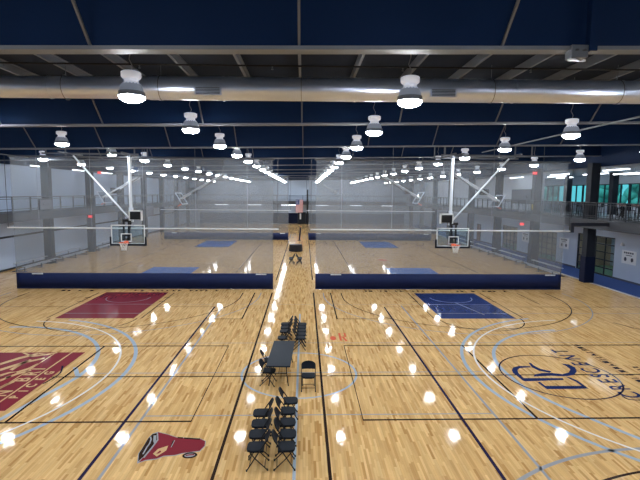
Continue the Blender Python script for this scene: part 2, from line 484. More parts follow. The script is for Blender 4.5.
# lane side lines and free-throw semicircles
for c, s in ((CL, 1), (CR, -1)):
    for d in (-2.24, 2.24): dark.strip([(c+d, 21.7), (c+d, 27.3)], .05, ZL['mid'])
    dark.strip(arc((c, 21.65), 2.05, 180, 360, 30), .05, ZL['mid'])
    for d in (-2.24, 2.24):
        for yy in (25.1, 26.0): dark.strip([(c+d-.22, yy), (c+d+.1, yy)], .08, ZL['top'])
    # three-point line
    p = [(c-6.36, 27.35), (c-6.36, 26.2)] + arc((c, 26.25), 6.36, 180, 360, 60) + [(c+6.36, 27.35)]
    dark.strip(p, .05, ZL['mid'])
    p = [(c-7.45, 27.35), (c-7.45, 26.5)] + arc((c, 26.5), 7.45, 180, 360, 60) + [(c+7.45, 27.35)]
    greyl.strip(p, .06, ZL['low'])
    # near end of the main court
    greyl.strip(arc((c-.2, 3.4), 6.78, 20, 160, 50), .10, ZL['low'])
    dark.strip(arc((c, 3.3), 6.07, 20, 160, 50), .07, ZL['mid'])
# practice and volleyball courts
for s, x in ((-1, -2.98), (1, 1.62)):
    xo = -20.0 if s < 0 else 19.6
    dark.strip([(x, 27.35), (x, 21.57)], .06, ZL['mid'])
    dark.strip([(x, 21.57), ((-4.73 if s < 0 else 4.4), 21.57)], .05, ZL['mid'])
    dark.strip([(xo, 17.68), (x, 17.68), (x, 11.67), (xo, 11.67)], .08, ZL['mid'])
for x, xk in ((-4.73, CL+2.24), (4.33, CR-2.24)):
    pu.strip([(xk, 23.92), (x, 23.92)], .035, ZL['mid'])
    pu.strip([(x, 23.92), (x, 4)], .085, ZL['mid'])
for x, xo in ((-12.3, -20), (10.9, 19.5)):
    dark.strip([(x, 23.92), (xo, 23.92)], .035, ZL['mid'])
greyl.strip([(-4.33, 23.9), (-4.33, 4)], .075, ZL['low']); greyl.strip([(5.31, 24.2), (5.31, 4)], .075, ZL['low'])
for y, x0, x1, w in ((24.47, -8.1, 6.6, .03), (18.03, -8, 20, .035), (14.96, -7, 6.2, .05), (11.98, -4.35, 5.31, .05), (22.6, 10.6, 18, .045)):
    greyl.strip([(x0, y), (x1, y)], w, ZL['low'])
dark.strip([(-20.2, 14.66), (19.8, 14.66)], .065, ZL['mid'])
for x in (-7.83, 6.41): dark.strip([(x, 17.65), (x, 11.7)], .075, ZL['mid'])
# right court: lines running off towards the blue walkway
dark.strip([(14.9, 20.9), (17.6, 14.7)], .04, ZL['mid'])
dark.strip([(13.2, 27.3), (13.2, 24.5)], .04, ZL['low'])
# cross court: halfway line, circle and arcs
lb.strip([(-.19, 22.5), (-.19, 4)], .07, ZL['low'])
lb.strip(arc((-.14, 14.93), 1.93, 0, 360, 60)[:-1], .075, ZL['low'], True)
wh.strip(arc((-13.05, 14.68), 6.54, -80, 85, 70), .07, ZL['top'])
wh.strip(arc((12.88, 14.68), 6.67, 95, 262, 70), .07, ZL['top'])
lb.strip(arc((-12.87, 14.75), 6.88, -80, 75, 70), .135, ZL['low'])
lb.strip(arc((12.97, 14.67), 7.2, 105, 262, 70), .125, ZL['low'])
lb.strip(arc((-12.65, 15.02), 5.26, 95, -4, 40) + smooth_line([(-7.41, 14.6), (-7.56, 13.9), (-7.76, 13.2), (-7.95, 12.3), (-8.2, 11.4), (-8.9, 9.6)]), .15, ZL['low'])
lb.strip(arc((11.8, 14.9), 4.85, 95, 186, 40) + smooth_line([(6.98, 14.0), (7.1, 13.3), (7.4, 12.5), (7.9, 11.6), (8.6, 10.4), (9.4, 9.4)]), .13, ZL['low'])
lb.strip([(-7.9, 15.5), (-7.45, 14.75)], .14, ZL['low'])
fp('sideline_paint', dark, M['black']); fp('practice_line_paint', greyl, M['grey'])
fp('cross_court_line_paint', lb, M['lblue']); fp('arc_line_paint', wh, M['white']); fp('volleyball_line_paint', pu, M['purp'])
# lines of the courts beyond the curtains
b = B()
for y0, y1 in ((31.2, 57.3), (61.2, 86.8)):
    for c in (CL, CR):
        b.strip([(c-7.7, y0), (c+7.7, y0)], .05, ZL['low']).strip([(c-7.7, y1), (c+7.7, y1)], .05, ZL['low'])
        b.strip([(c-7.7, (y0+y1)/2), (c+7.7, (y0+y1)/2)], .05, ZL['low'])
        b.strip(arc((c, (y0+y1)/2), 1.83, 0, 360, 40)[:-1], .05, ZL['low'], True)
        b.strip(arc((c, y0+1.2), 6.1, 0, 180, 40), .05, ZL['low']).strip(arc((c, y1-1.2), 6.1, 180, 360, 40), .05, ZL['low'])
        for d in (-4.9, 4.9): b.strip([(c+d, y0), (c+d, y1)], .05, ZL['low'])
fp('far_court_line_paint', b, M['black'])
b = B(); b.poly([(p[0]+7.2, p[1]+41.2) for p in arc((0, 0), .45, 0, 330, 12)], ZL['mid'])
fp('red_court_mark', b, M['red'])
# marks lettered along the end line in front of the curtain
b = B()
for x0, x1 in ((-14.8, -12.5), (-10.4, -5.3), (3.8, 6.1), (6.8, 8.2), (9.6, 13.2)):
    x = x0
    while x < x1:
        w = random.choice((.14, .18, .22)); h = .26
        b.poly(rect(x, 27.76, x+w*.45, 27.76+h), ZL['mid']); b.poly(rect(x+w*.45, 27.76+random.choice((0, .17)), x+w, 27.84+random.choice((0, .17))), ZL['mid'])
        x += w+random.choice((.12, .16, .5))
fp('end_line_lettering', b, M['black'])
# small red shapes beside the aisle
b = B()
b.poly([(1.24+.13*math.cos(a*PI/6), 18.62+.28*math.sin(a*PI/6)) for a in range(12)], ZL['mid'])
b.strip([(1.55, 18.3), (1.55, 19.3), (1.78, 19.3), (1.78, 18.8), (1.55, 18.8)], .09, ZL['mid']); b.strip([(1.66, 18.8), (1.78, 18.25)], .09, ZL['mid'])
fp('red_floor_mark', b, M['red'])

# centre emblem of the right court
def px_poly(pts, ox, oy, k): return [fl(ox+x/k, oy+y/k) for x, y in pts]
b = B(); b.strip(arc((8.66, 14.66), 1.86, 0, 360, 72)[:-1], .055, ZL['over'], True)
b.strip(smooth_line([(9.74, 13.04), (9.72, 12.8), (9.95, 12.72), (10.6, 12.75), (11.3, 13.1)]), .05, ZL['over'])
fp('emblem_ring', b, M['purp'])
b = B()
for P in ([(75, 130), (85, 112), (120, 103), (190, 105), (200, 112), (150, 115), (125, 118), (112, 130), (118, 148), (135, 165), (150, 181), (400, 181), (410, 193), (160, 202), (145, 196), (110, 168), (85, 150)],
          [(290, 231), (540, 231), (568, 248), (300, 252), (240, 208), (256, 205)],
          [(390, 88), (440, 93), (480, 113), (492, 138), (475, 160), (430, 168), (380, 169), (330, 166), (215, 171), (222, 157), (270, 149), (330, 148), (400, 156), (440, 145), (450, 125), (425, 105)],
          [(182, 82), (200, 85), (215, 100), (260, 122), (330, 138), (318, 147), (250, 134), (205, 113)],
          [(416, 171), (450, 177), (500, 199), (552, 237), (532, 237), (486, 205), (440, 183)]):
    b.poly(px_poly(P, 500, 350, 6.4), ZL['over'])
fp('emblem_letters', b, M['navyp'])

def text_mesh(name, s, size, cx, cy, m, ang, z, ext=1.0):
    """lettering painted on the floor, built from Blender's own font as a mesh"""
    cu = bpy.data.curves.new('lettering', 'FONT'); cu.body = s; cu.size = size
    cu.offset = .014; cu.align_x = 'CENTER'; cu.align_y = 'CENTER'
    t = bpy.data.objects.new('lettering', cu); COL.objects.link(t)
    dg = bpy.context.evaluated_depsgraph_get()
    me = bpy.data.meshes.new_from_object(t.evaluated_get(dg))
    bpy.data.objects.remove(t)
    me.materials.clear(); me.materials.append(m)
    o = bpy.data.objects.new(name, me); COL.objects.link(o); o.parent = fo
    o.location = (cx, cy, z); o.rotation_euler = (0, 0, ang); o.scale = (ext, 1, 1)
    return o
for ch, y in zip('CRESCENT', (13.1, 13.62, 14.12, 14.56, 15.02, 15.62, 16.3, 16.95)):
    text_mesh('emblem_lettering', ch, .86, 10.08, y, M['navyp'], PI/2, ZL['over'], .75)
b = B(); random.seed(3); y = 13.8
while y < 17.6:
    w = random.choice((.12, .16, .2))
    b.poly(rect(11.0, y, 11.26, y+.05), ZL['mid']); b.poly(rect(11.0+random.choice((0, .1, .2)), y, 11.06+.15, y+w), ZL['mid'])
    y += w+.1
y = 13.9
while y < 15.4:
    w = random.choice((.12, .16)); b.poly(rect(11.75, y, 11.95, y+w*.6), ZL['mid']); y += w+.1
fp('emblem_small_lettering', b, M['purp'])

# centre emblem of the left court: maroon panel with wood-toned strokes and lettering
LX0, LX1, LY0, LY1 = -11.9, -8.25, 12.33, 16.98
fp('emblem_panel', B().poly(rect(LX0, LY0, LX1, LY1), ZL['top']), M['maroon'])
b = B()
b.strip([(-8.74, LY0), (-8.74, LY1)], .06, ZL['over']); b.strip([(-9.32, LY0), (-9.32, LY1)], .05, ZL['over'])
for P in ([(0, 150), (120, 112), (240, 84), (250, 92), (120, 125), (0, 162)], [(0, 186), (150, 140), (285, 113), (285, 121), (150, 152), (0, 200)],
          [(0, 222), (60, 206), (120, 203), (60, 214), (0, 236)], [(60, 190), (130, 150), (190, 125), (205, 127), (140, 158), (80, 196)],
          [(160, 82), (210, 100), (290, 92), (290, 99), (205, 110), (140, 84)], [(100, 205), (180, 180), (240, 150), (246, 158), (185, 190), (110, 212)],
          [(30, 240), (110, 212), (200, 190), (200, 197), (110, 224), (40, 250)], [(250, 84), (300, 90), (360, 80), (370, 84), (300, 98), (240, 90)],
          [(0, 300), (40, 280), (90, 262), (95, 270), (45, 292), (0, 316)], [(0, 255), (70, 228), (76, 236), (0, 268)]):
    b.poly(px_poly(P, 0, 340, 6.4), ZL['over'])
fp('emblem_strokes', b, M['tan'])
for ch, y in zip('NBRI', (13.45, 14.45, 14.95, 15.35)):
    text_mesh('emblem_lettering', ch, .62, -9.03, y, M['tan'], PI/2, ZL['over'], .9)
for ch, y in zip('BICEG', (13.2, 13.6, 14.0, 14.5, 15.0)):
    text_mesh('emblem_lettering', ch, .40, -8.5, y, M['tan'], PI/2, ZL['over'], .9)
dk = B().strip(smooth_line([fl(62.5, 366), fl(61.5, 372), fl(56.5, 376.5), fl(50.6, 380), fl(43, 384)]), .06, ZL['over'])
fp('emblem_edge_line', dk, M['purp'])

# maroon emblem in front of the aisle
K = 7.11
b = B().poly(px_poly([(198, 84), (270, 101), (330, 121), (500, 131), (540, 150), (535, 188), (498, 225), (380, 240), (320, 255), (240, 260), (190, 281), (110, 291), (50, 311), (58, 240), (92, 192), (130, 128), (160, 98)], 130, 420, K), ZL['low'])
fp('emblem_outline', b, M['grey'])
b = B().poly(px_poly([(200, 88), (270, 105), (330, 125), (500, 135), (535, 152), (530, 185), (495, 220), (380, 235), (320, 250), (240, 255), (190, 275), (110, 285), (62, 303), (98, 262), (150, 202), (196, 142), (192, 105)], 130, 420, K), ZL['mid'])
fp('emblem_body', b, M['maroon'])
b = B().poly(px_poly([(58, 296), (64, 240), (92, 195), (130, 132), (160, 102), (190, 95), (193, 140), (148, 200), (95, 262)], 130, 420, K), ZL['top'])
b.poly(px_poly([(340, 122), (375, 124), (375, 134), (338, 131)], 130, 420, K), ZL['top']).poly(px_poly([(385, 126), (500, 133), (496, 142), (385, 136)], 130, 420, K), ZL['top'])
b.poly(px_poly([(288, 192), (303, 150), (318, 146), (300, 194)], 130, 420, K), ZL['top'])
ce = fl(130+425/K, 420+253/K)
b.poly(px_poly([(425+54*math.cos(t*PI/10)+4*math.sin(t*PI/10), 253+21*math.sin(t*PI/10)-7*math.cos(t*PI/10)) for t in range(20)], 130, 420, K), ZL['top'])
fp('emblem_dark_shapes', b, M['black'])
b = B().strip(px_poly([(92, 245), (120, 195), (140, 168), (150, 140), (146, 120)], 130, 420, K), .035, ZL['over'])
b.strip(px_poly([(196, 98), (198, 145), (150, 208), (98, 270)], 130, 420, K), .03, ZL['over'])
b.strip(px_poly([(292, 196), (318, 146)], 130, 420, K), .02, ZL['over'])
b.poly(px_poly([(168, 112), (188, 110), (186, 148), (172, 172), (165, 150)], 130, 420, K), ZL['over'])
b.poly(px_poly([(425+38*math.cos(t*PI/10)+3*math.sin(t*PI/10), 253+11*math.sin(t*PI/10)-5*math.cos(t*PI/10)) for t in range(20)], 130, 420, K), ZL['over'])
fp('emblem_pale_lines', b, M['grey'])
b = B().poly(px_poly([(163, 242), (200, 207), (272, 184), (258, 218), (190, 262)], 130, 420, K), ZL['over'])
fp('emblem_eye', b, M['tan'])
b = B().strip(px_poly([(395, 255), (425, 250), (458, 248)], 130, 420, K), .05, ZL['over']+.001)
b.poly(px_poly([(185, 242), (215, 218), (222, 228), (205, 240)], 130, 420, K), ZL['over']+.001)
fp('emblem_eye', b, M['maroon'])

# ------------------------------------------------------------------ roof structure
BEAM_Y = [7.7, 15.8, 23.5, 31.0, 38.6, 46.2, 53.8, 61.5, 69.1, 76.7, 84.3]
bz = 8.37
web = None
for i, y in enumerate(BEAM_Y):
    if web is None:
        L0, L1 = XL-.0, 22.6
        web = struct(B().box(L0, -.012, .06, L1, .012, 1.16).build('ceiling_beam', M['navy']))
        flg = B().box(L0, -.13, 0, L1, .13, .06).build('beam_flange', M['flange'], web)
        web.rotation_euler = (0, -SLOPE, 0); web.location = (0, y, bz)
    else:
        w = web.copy(); COL.objects.link(w); w.location = (0, y, bz)
        f2 = flg.copy(); COL.objects.link(f2); f2.parent = w
# purlins run with the hall
pur = None
for k in range(-15, 16):
    x = -.15 + 1.62*k
    if x < XL+.3 or x > 19.9: continue
    if pur is None:
        prof = [(-.035, 0), (.035, 0), (.035, .02), (-.012, .02), (-.012, .23), (.035, .23), (.035, .25), (-.035, .25)]
        pur = struct(B().prism([(p[0], p[1]) for p in prof], 'y', YB, YF).build('roof_purlin', M['purlin']))
        pur.location = (x, 0, roof_z(x)-.255)
    else:
        q = pur.copy(); COL.objects.link(q); q.location = (x, 0, roof_z(x)-.255)
# flange braces from beam bottoms to purlins
br = None
for i, y in enumerate(BEAM_Y[:5]):
    for k in range(-4, 5):
        x = -.10 + 3.32*k
        if abs(x) > 14.5: continue
        z = bz + SLOPE*x
        if br is None:
            br = struct(B().bar((0, -.03, .05), (.0, -1.1, 1.10), .04, .04).build('beam_brace', M['steel']))
            br.location = (x, y, z)
        else:
            q = br.copy(); COL.objects.link(q); q.location = (x, y, z)
# hanger plate with junction boxes under the first beam
t = thing('beam_hanger', 'navy hanger plate with grey brackets under the nearest roof beam at upper right', 'bracket', (4.62, 7.62, 8.30))
B().box(-.03, -.14, .12, .10, -.11, 1.1).box(-.01, -.13, .12, .01, .02, 1.1).build('plate', M['navy'], t)
B().box(-.30, -.10, .02, -.02, .10, .22).build('junction_box', M['steel'], t, bevel=.01)
for dx in (-.22, -.10): B().lathe([(.03, 0), (.03, .02)], (dx, -.12, .12), 10).build('knockout', M['ventd'], t)
B().bar((-.33, -.1, -.02), (.12, .25, .07), .06, .03).build('strut', M['polem'], t)

# sprinkler pipe
t = thing('sprinkler_pipe', 'thin dark sprinkler pipe crossing under the roof above the round duct', 'pipe', (0, 11.5, 9.16))
t.rotation_euler = (0, -SLOPE*.4, 0)
B().tube([(XL+.3, 0, 0), (19.9, 0, 0)], .022, 8).build('pipe', M['blackm'], t, True)
for x in (-10.5, -7.2, -4, -.8, 2.4, 5.6, 8.8): B().lathe([(.03, -.07), (.012, -.03), (.02, 0)], (x, 0, -.02), 8).build('sprinkler_head', M['steel'], t)

# conduits running with the hall just under the beams
for x, tx, ya, yb in ((10.3, 'right', 14, 26.5), (-16.4, 'left', 20, 27.9)):
    t = thing('conduit', 'long thin grey conduit under the roof beams above the %s court' % tx, 'pipe', (x, 0, bz+SLOPE*x-.05))
    B().tube([(0, ya, 0), (0, yb, 0)], .03, 6).build('pipe', M['purlin'], t, True)
    for y in BEAM_Y[1:]:
        if ya < y < yb: B().box(-.05, y-.03, -.02, .05, y+.03, .05).build('clip', M['steel'], t)

# round supply duct
t = thing('air_duct', 'long round galvanised air duct hung across the hall below the roof', 'duct', (0, 12.2, 8.76))
t.rotation_euler = (0, -.008, 0)
def xtube(x0, x1, r, n=28):
    return B().tube([(x0, 0, 0), (x1, 0, 0)], r, n)
xtube(XL+.4, -4.0, .272).build('duct_pipe', M['duct'], t, True)
xtube(-4.0, 19.6, .295).build('duct_pipe', M['duct'], t, True)
B().tube([(-4.25, 0, 0), (-4.0, 0, 0)], .283, 28).build('reducer', M['duct'], t, True)
for x in (-15, -12, -9.2, -6.5, -4.0, -3.75, -2.1, 1.3, 2.6, 5.5, 8.4, 11.5, 14.5, 17):
    xtube(x-.025, x+.025, .305 if x > -3.9 else .285).build('seam_band', M['duct'], t, True)
for x in (-2.45, 3.55, 10.2):
    v = B().box(x-.34, -.325, -.22, x+.34, -.20, -.02).build('vent', M['duct'], t)
    g = B()
    for k in range(5): g.box(x-.30, -.335, -.205+k*.036, x+.30, -.322, -.187+k*.036)
    g.build('louvre', M['ventd'], v)
for x in (-17, -10.1, -6.1, -3.7, -.1, 4.9, 8.3, 10.9, 15):
    B().tube([(x, -.0, .29), (x, 0, .62+.01*x)], .008, 6).tube([(x, .31*math.cos(a*PI/8), .31*math.sin(a*PI/8)) for a in range(16)], .008, 5, True).build('hanger_strap', M['steel'], t, True)

# ------------------------------------------------------------------ high-bay lamps
ROWS = [(-16.85, 'far left sideline row'), (-10.4, 'left court row'), (-3.68, 'row left of the aisle'),
        (2.27, 'row right of the aisle'), (8.85, 'right court row'), (15.35, 'far right sideline row')]
LZ = 7.96
hous = [(.0, .64), (.17, .64), (.205, .62), (.205, .53), (.18, .50), (.145, .485), (.14, .43), (.165, .40), (.20, .37)]
bell = [(.17, .395), (.205, .365), (.235, .29), (.25, .22)]
band = [(.25, .225), (.268, .22), (.272, .13), (.262, .12)]
lens = [(.268, .135), (.262, .09), (.22, .045), (.14, .012), (.01, 0)]
proto = {}
for ri, (x, nm) in enumerate(ROWS):
    t = thing('high_bay_lamp', '', 'lamp', (0, 0, 0), 0, 'high bay lamps hung in six rows under the roof')
    if ri == 0:
        h = B().lathe(hous, n=16).build('lamp_housing', M['housing'], t, True)
        be = B().lathe(bell, n=18, cap0=False, cap1=False).build('reflector', M['bell'], t, True)
        bd_ = B().lathe(band, n=18, cap0=False, cap1=False).build('trim_ring', M['band'], t, True)
        le = B().lathe(lens, n=12, cap0=True).build('lens', M['lens'], t, True)
        proto['p'] = (h, be, bd_, le)
    else:
        for pp in proto['p']:
            c = pp.copy(); COL.objects.link(c); c.parent = t
    top = roof_z(x)-LZ
    B().tube([(0, 0, .64), (.03, 0, .76), (-.04, .02, .90), (0, 0, 1.05), (0, 0, top)], .009, 5).build('cable', M['cable'], t, True)
    tr_ = tree_of(t)
    for k in range(-2, 16):
        y = 10.07 + 5.06*k - (.80 if k == -1 else 0)
        if k < 0: lab = 'white high bay lamp just above the top edge, %s' % nm if k == -1 else 'white high bay lamp overhead at the viewing balcony, %s' % nm
        else:
            lab = 'white high bay lamp, %s from the front, %s' % (ORD[k], nm)
        if k == -2:
            t['label'] = lab; t.location = (x, y, LZ)
        else:
            dup(t, (x, y, LZ), 0, lab, None, tr_)

# ------------------------------------------------------------------ balconies and columns
def balcony(name, x0, x1, y0, y1):
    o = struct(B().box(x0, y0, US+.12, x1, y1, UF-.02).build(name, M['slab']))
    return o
balcony('balcony_left', XL, -20.45, 14, YF); balcony('balcony_right', 19.55, XR, 14, YF)
struct(B().box(-20.45, 87.4, US+.1, 19.55, YF, UF-.02).build('balcony_far', M['slab']))
# channel fascias along the edges
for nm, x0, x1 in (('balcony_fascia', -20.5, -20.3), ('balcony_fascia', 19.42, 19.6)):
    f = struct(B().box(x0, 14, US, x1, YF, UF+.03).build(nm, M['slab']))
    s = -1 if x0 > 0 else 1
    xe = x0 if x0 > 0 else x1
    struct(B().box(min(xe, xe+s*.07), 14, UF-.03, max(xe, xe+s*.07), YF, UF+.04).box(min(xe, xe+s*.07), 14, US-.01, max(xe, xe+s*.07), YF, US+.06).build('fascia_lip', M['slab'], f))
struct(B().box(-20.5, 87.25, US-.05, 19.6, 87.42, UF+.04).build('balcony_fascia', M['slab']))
# drop beam end near the right curtain
struct(B().box(16.95, 28.3, 4.13, 19.42, 28.5, 4.36).box(16.95, 28.3, 3.72, 17.15, 28.5, 4.13).build('trim_4', M['rail']))

COLS = [31.0, 38.6, 46.2, 53.8, 61.5, 69.1, 76.7, 84.3]
b0 = None
for xc, s in ((-21.3, -1), (19.9, 1)):
    for i, y in enumerate(COLS + ([23.4] if s < 0 else [])):
        if b0 is None:
            b0 = struct(B().box(-.27, -.02, 0, .27, .02, 8.3).box(-.30, -.27, 0, -.26, .27, 8.3).box(.26, -.27, 0, .30, .27, 8.3)
                        .box(-.27, -.25, 0, .27, .25, 8.28).build('column', M['column']))
            c = b0
        else:
            c = b0.copy(); COL.objects.link(c)
        c.location = (xc, y, 0)
# floor pads strapped around the columns
t0 = None
for i, y in enumerate(COLS[:6]):
    nm = ['nearest right column beside the blue walkway', 'second right column, seen through the curtain', 'third right column, seen through the curtain', 'fourth right column far down the hall', 'fifth right column far down the hall', 'sixth right column far down the hall'][i]
    if t0 is None:
        t0 = tag(B().box(-.345, -.315, .02, .345, -.275, 1.85).box(-.345, .275, .02, .345, .315, 1.85).box(-.345, -.275, .02, -.305, .275, 1.85).box(.305, -.275, .02, .345, .275, 1.85).build('column_pad', M['pad'], bevel=.02),
                 'navy protective pad around the '+nm, 'column pad', 'pads around the right columns')
        t0.location = (19.9, y, 0)
    else:
        q = t0.copy(); COL.objects.link(q); q.location = (19.9, y, 0); q['label'] = 'navy protective pad around the '+nm

def railing(label, x, y0, y1, step, along='y'):
    t = thing('balcony_railing', label, 'railing', (0, 0, 0))
    def P(u, z): return (x, u, z) if along == 'y' else (u, x, z)
    for z, r, nm in ((UF+1.15, .035, 'top_rail'), (UF+1.0, .022, 'middle_rail'), (UF+.28, .022, 'lower_rail'), (UF+.14, .022, 'lower_rail')):
        B().tube([P(y0, z), P(y1, z)], r, 6).build(nm, M['rail'], t, True)
    u = y0; k = 0
    pm = B().box(-.038, -.038, 0, .038, .038, 1.15).build('post', M['rail'], t)
    pm.location = P(y0, UF+.02)
    u += step
    while u <= y1 and k < 98:
        q = pm.copy(); COL.objects.link(q); q.parent = t; q.location = P(u, UF+.02); u += step; k += 1
    return t
railing('black post railing along the left balcony edge', -20.38, 20, 87, 2.1)
rr = railing('black railing with close posts along the right balcony edge', 19.5, 20, 87, 1.4)
railing('dark railing along the far balcony across the end of the hall', 87.32, -20.3, 19.4, 2.5, 'x')
# balusters of the right railing, nearest stretch
pb = B().box(-.015, -.015, .14, .015, .015, 1.12).build('baluster', M['rail'], rr)
pb.location = (19.5, 20.2, UF)
y = 22.0
n = 0
while y < 46 and n < 98:
    q = pb.copy(); COL.objects.link(q); q.parent = rr; q.location = (19.5, y, UF); y += .28; n += 1

# ------------------------------------------------------------------ far wall: pads, doors, flag, post
pd = None
for i in range(7):
    x0 = -20.3 + i*5.72
    if pd is None:
        pd = tag(B().box(0, -.08, .05, 5.68, 0, 2.1).build('wall_pad', M['pad'], bevel=.02), '', 'wall pad', 'navy wall pads across the far end')
        q = pd
    else:
        q = pd.copy(); COL.objects.link(q)
    q.location = (x0, YF-.02, 0)
    q['label'] = 'navy wall pad on the far end wall, %s from the left corner' % ORD[i]
t = thing('double_door', 'dark double door with one white pane in the middle of the far wall', 'door', (-.5, YF-.11, 0))
B().box(-.75, -.04, 0, .75, .0, 2.3).build('door_panel', M['column'], t)
B().box(-.42, -.06, .9, -.12, -.04, 2.05).build('door_window', M['whitem'], t)
B().box(.7, -.06, 0, .8, .0, 2.3).box(-.8, -.06, 0, -.7, 0, 2.3).build('door_frame', M['ventd'], t)
t = thing('flag', 'stars and stripes flag hanging from the far balcony above the double door', 'flag', (-.95, 87.2, 2.3))
fs = B(); fs2 = B()
def wavy(bb, x0, x1, z0, z1):
    n = 6; vs = []; fc = []
    for i in range(n+1):
        z = z0+(z1-z0)*i/n
        for x in (x0, x1): vs += [(x, -.012+.03*math.sin(3*x+2*z), z), (x, .012+.03*math.sin(3*x+2*z), z)]
    for i in range(n):
        a = i*4; c = a+4
        fc += [(a, a+2, c+2, c), (a+1, c+1, c+3, a+3), (a, c, c+1, a+1), (a+2, a+3, c+3, c+2)]
    fc += [(0, 1, 3, 2), (n*4, n*4+2, n*4+3, n*4+1)]
    bb._add(vs, fc)
for k in range(13):
    x0 = -.68+k*1.36/13
    wavy(fs if k % 2 == 0 else fs2, x0, x0+1.36/13, 0, 2.45 if k >= 7 else 1.5)
fs.build('red_stripes', M['stripes_r'], t); fs2.build('white_stripes', M['stripes_w'], t)
fc_ = B(); wavy(fc_, -.68, -.68+7*1.36/13, 1.5, 2.45); fc_.build('canton', M['canton'], t)
B().tube([(-.75, 0, 2.47), (.75, 0, 2.47)], .02, 6).tube([(0, .0, 2.47), (0, .05, 2.52)], .015, 6).build('flag_rod', M['rail'], t)
tag(B().box(-.14, -.14, 0, .14, .14, 6.7).build('steel_post', M['blackm'], loc=(.6, 86.9, 0)), 'tall thin black post standing right of the flag at the far end', 'post')
# strip lights under the far balcony
sl = None
def strip_light(x, y, z, ln, label, axis='x', drop=.12):
    t = thing('strip_light', label, 'strip light', (x, y, z), 0 if axis == 'x' else PI/2, 'fluorescent strip lights')
    B().box(-ln/2, -.06, .02, ln/2, .06, .09).build('light_body', M['whitem'], t)
    B().box(-ln/2+.03, -.05, -.02, ln/2-.03, .05, .02).build('diffuser', M['strip_l'], t)
    for s in (-1, 1): B().tube([(s*ln*.35, 0, .09), (s*ln*.35, 0, .09+drop)], .008, 5).build('hanger', M['steel'], t)
for i, (xa, xb) in enumerate(((-10.9, -8.3), (-4.5, -1.6), (2.2, 4.7), (8.8, 11.2), (15.0, 17.2), (-17.2, -14.6))):
    strip_light((xa+xb)/2, 88.4, 3.68, xb-xa, 'long strip light under the far balcony, %s' % ['left of the left folded hoop', 'just left of the flag', 'just right of the flag', 'behind the right front backboard', 'nearest the right wall', 'nearest the left wall'][i], 'x', .16)
for i, (y, z) in enumerate(((38.6, 8.02), (45.2, 8.02), (51.4, 8.02))):
    strip_light(-21.75, y, z, 2.6, 'strip light above the left upper balcony, %s from the front' % ORD[i], 'y', .85)
for i, y in enumerate((41.9, 52.0, 60.5)):
    strip_light(-21.7, y, US-.02, 1.3, 'short strip light under the left balcony, %s from the front' % ORD[i], 'y', .06)
for i, (x, y, z, ln, tx) in enumerate(((22, 31.8, 7.90, 2.7, 'nearest the balcony rail at the right edge'), (23.6, 33.0, 7.70, 2.7, 'lower one beside the nearest column'), (24, 37.2, 7.85, 3.2, 'middle of the lounge'),
                              (24, 43, 7.85, 3.2, 'beyond the nearest column'), (22, 39.0, 7.85, 2.9, 'over the rail left of the nearest column'), (26.5, 36, 7.85, 2.8, 'closest to the teal windows'), (22, 47, 7.85, 3, 'near the grey board'), (26.5, 46, 7.85, 3, 'deepest in the lounge'))):
    strip_light(x, y, z, ln, 'lounge strip light under the upper right ceiling, %s' % tx, 'y', LC-z-.09)
for i, y in enumerate((24, 34, 43, 50)):
    strip_light(21.2, y, US-.02, 1.2, 'small strip light below the right balcony, %s from the front' % ORD[i], 'y', .06)
for i, (x, y) in enumerate(((24.2, 33.4), (24.2, 35.8), (24.2, 41.0), (24.2, 43.4), (24.2, 48.4), (24.2, 51))):  # strips added to brighten the rooms behind the door glass
    strip_light(x, y, 3.45, 2.0, 'added strip light brightening the training room, %s glazed door, %s one' % (ORD[i//2], ['nearer', 'farther'][i % 2]), 'y', .06)
# exit signs
for x, y, z, tx in ((-20.2, 46.0, 7.75, 'high above the left balcony'), (-20.2, 43.7, 3.55, 'below the left balcony edge'), (19.4, 38.1, 7.8, 'high on the second right column'), (19.4, 39.9, 3.38, 'below the right balcony edge')):
    t = thing('exit_sign', 'small red lit exit sign %s' % tx, 'exit sign', (x, y, z), 0, 'exit signs')
    B().box(-.18, -.03, 0, .18, .03, .22).build('sign_box', M['exitr'], t)
    k = B()
    for j, xx in enumerate((-.13, -.05, .03, .10)):   # E X I T strokes
        if j == 0: k.box(xx-.02, -.035, .05, xx-.008, -.031, .17); [k.box(xx-.02, -.035, zz, xx+.03, -.031, zz+.014) for zz in (.05, .103, .156)]
        if j == 1: k.bar((xx-.02, -.033, .05), (xx+.03, -.033, .17), .004, .012, (0, 0, 1)); k.bar((xx+.03, -.033, .05), (xx-.02, -.033, .17), .004, .012, (0, 0, 1))
        if j == 2: k.box(xx, -.035, .05, xx+.014, -.031, .17)
        if j == 3: k.box(xx-.02, -.035, .156, xx+.045, -.031, .17); k.box(xx+.006, -.035, .05, xx+.02, -.031, .17)
    k.build('exit_lettering', M['whitem'], t)
    B().tube([(0, 0, .22), (0, 0, .34)], .01, 6).box(-.06, -.03, .33, .06, .03, .36).build('mount', M['steel'], t)

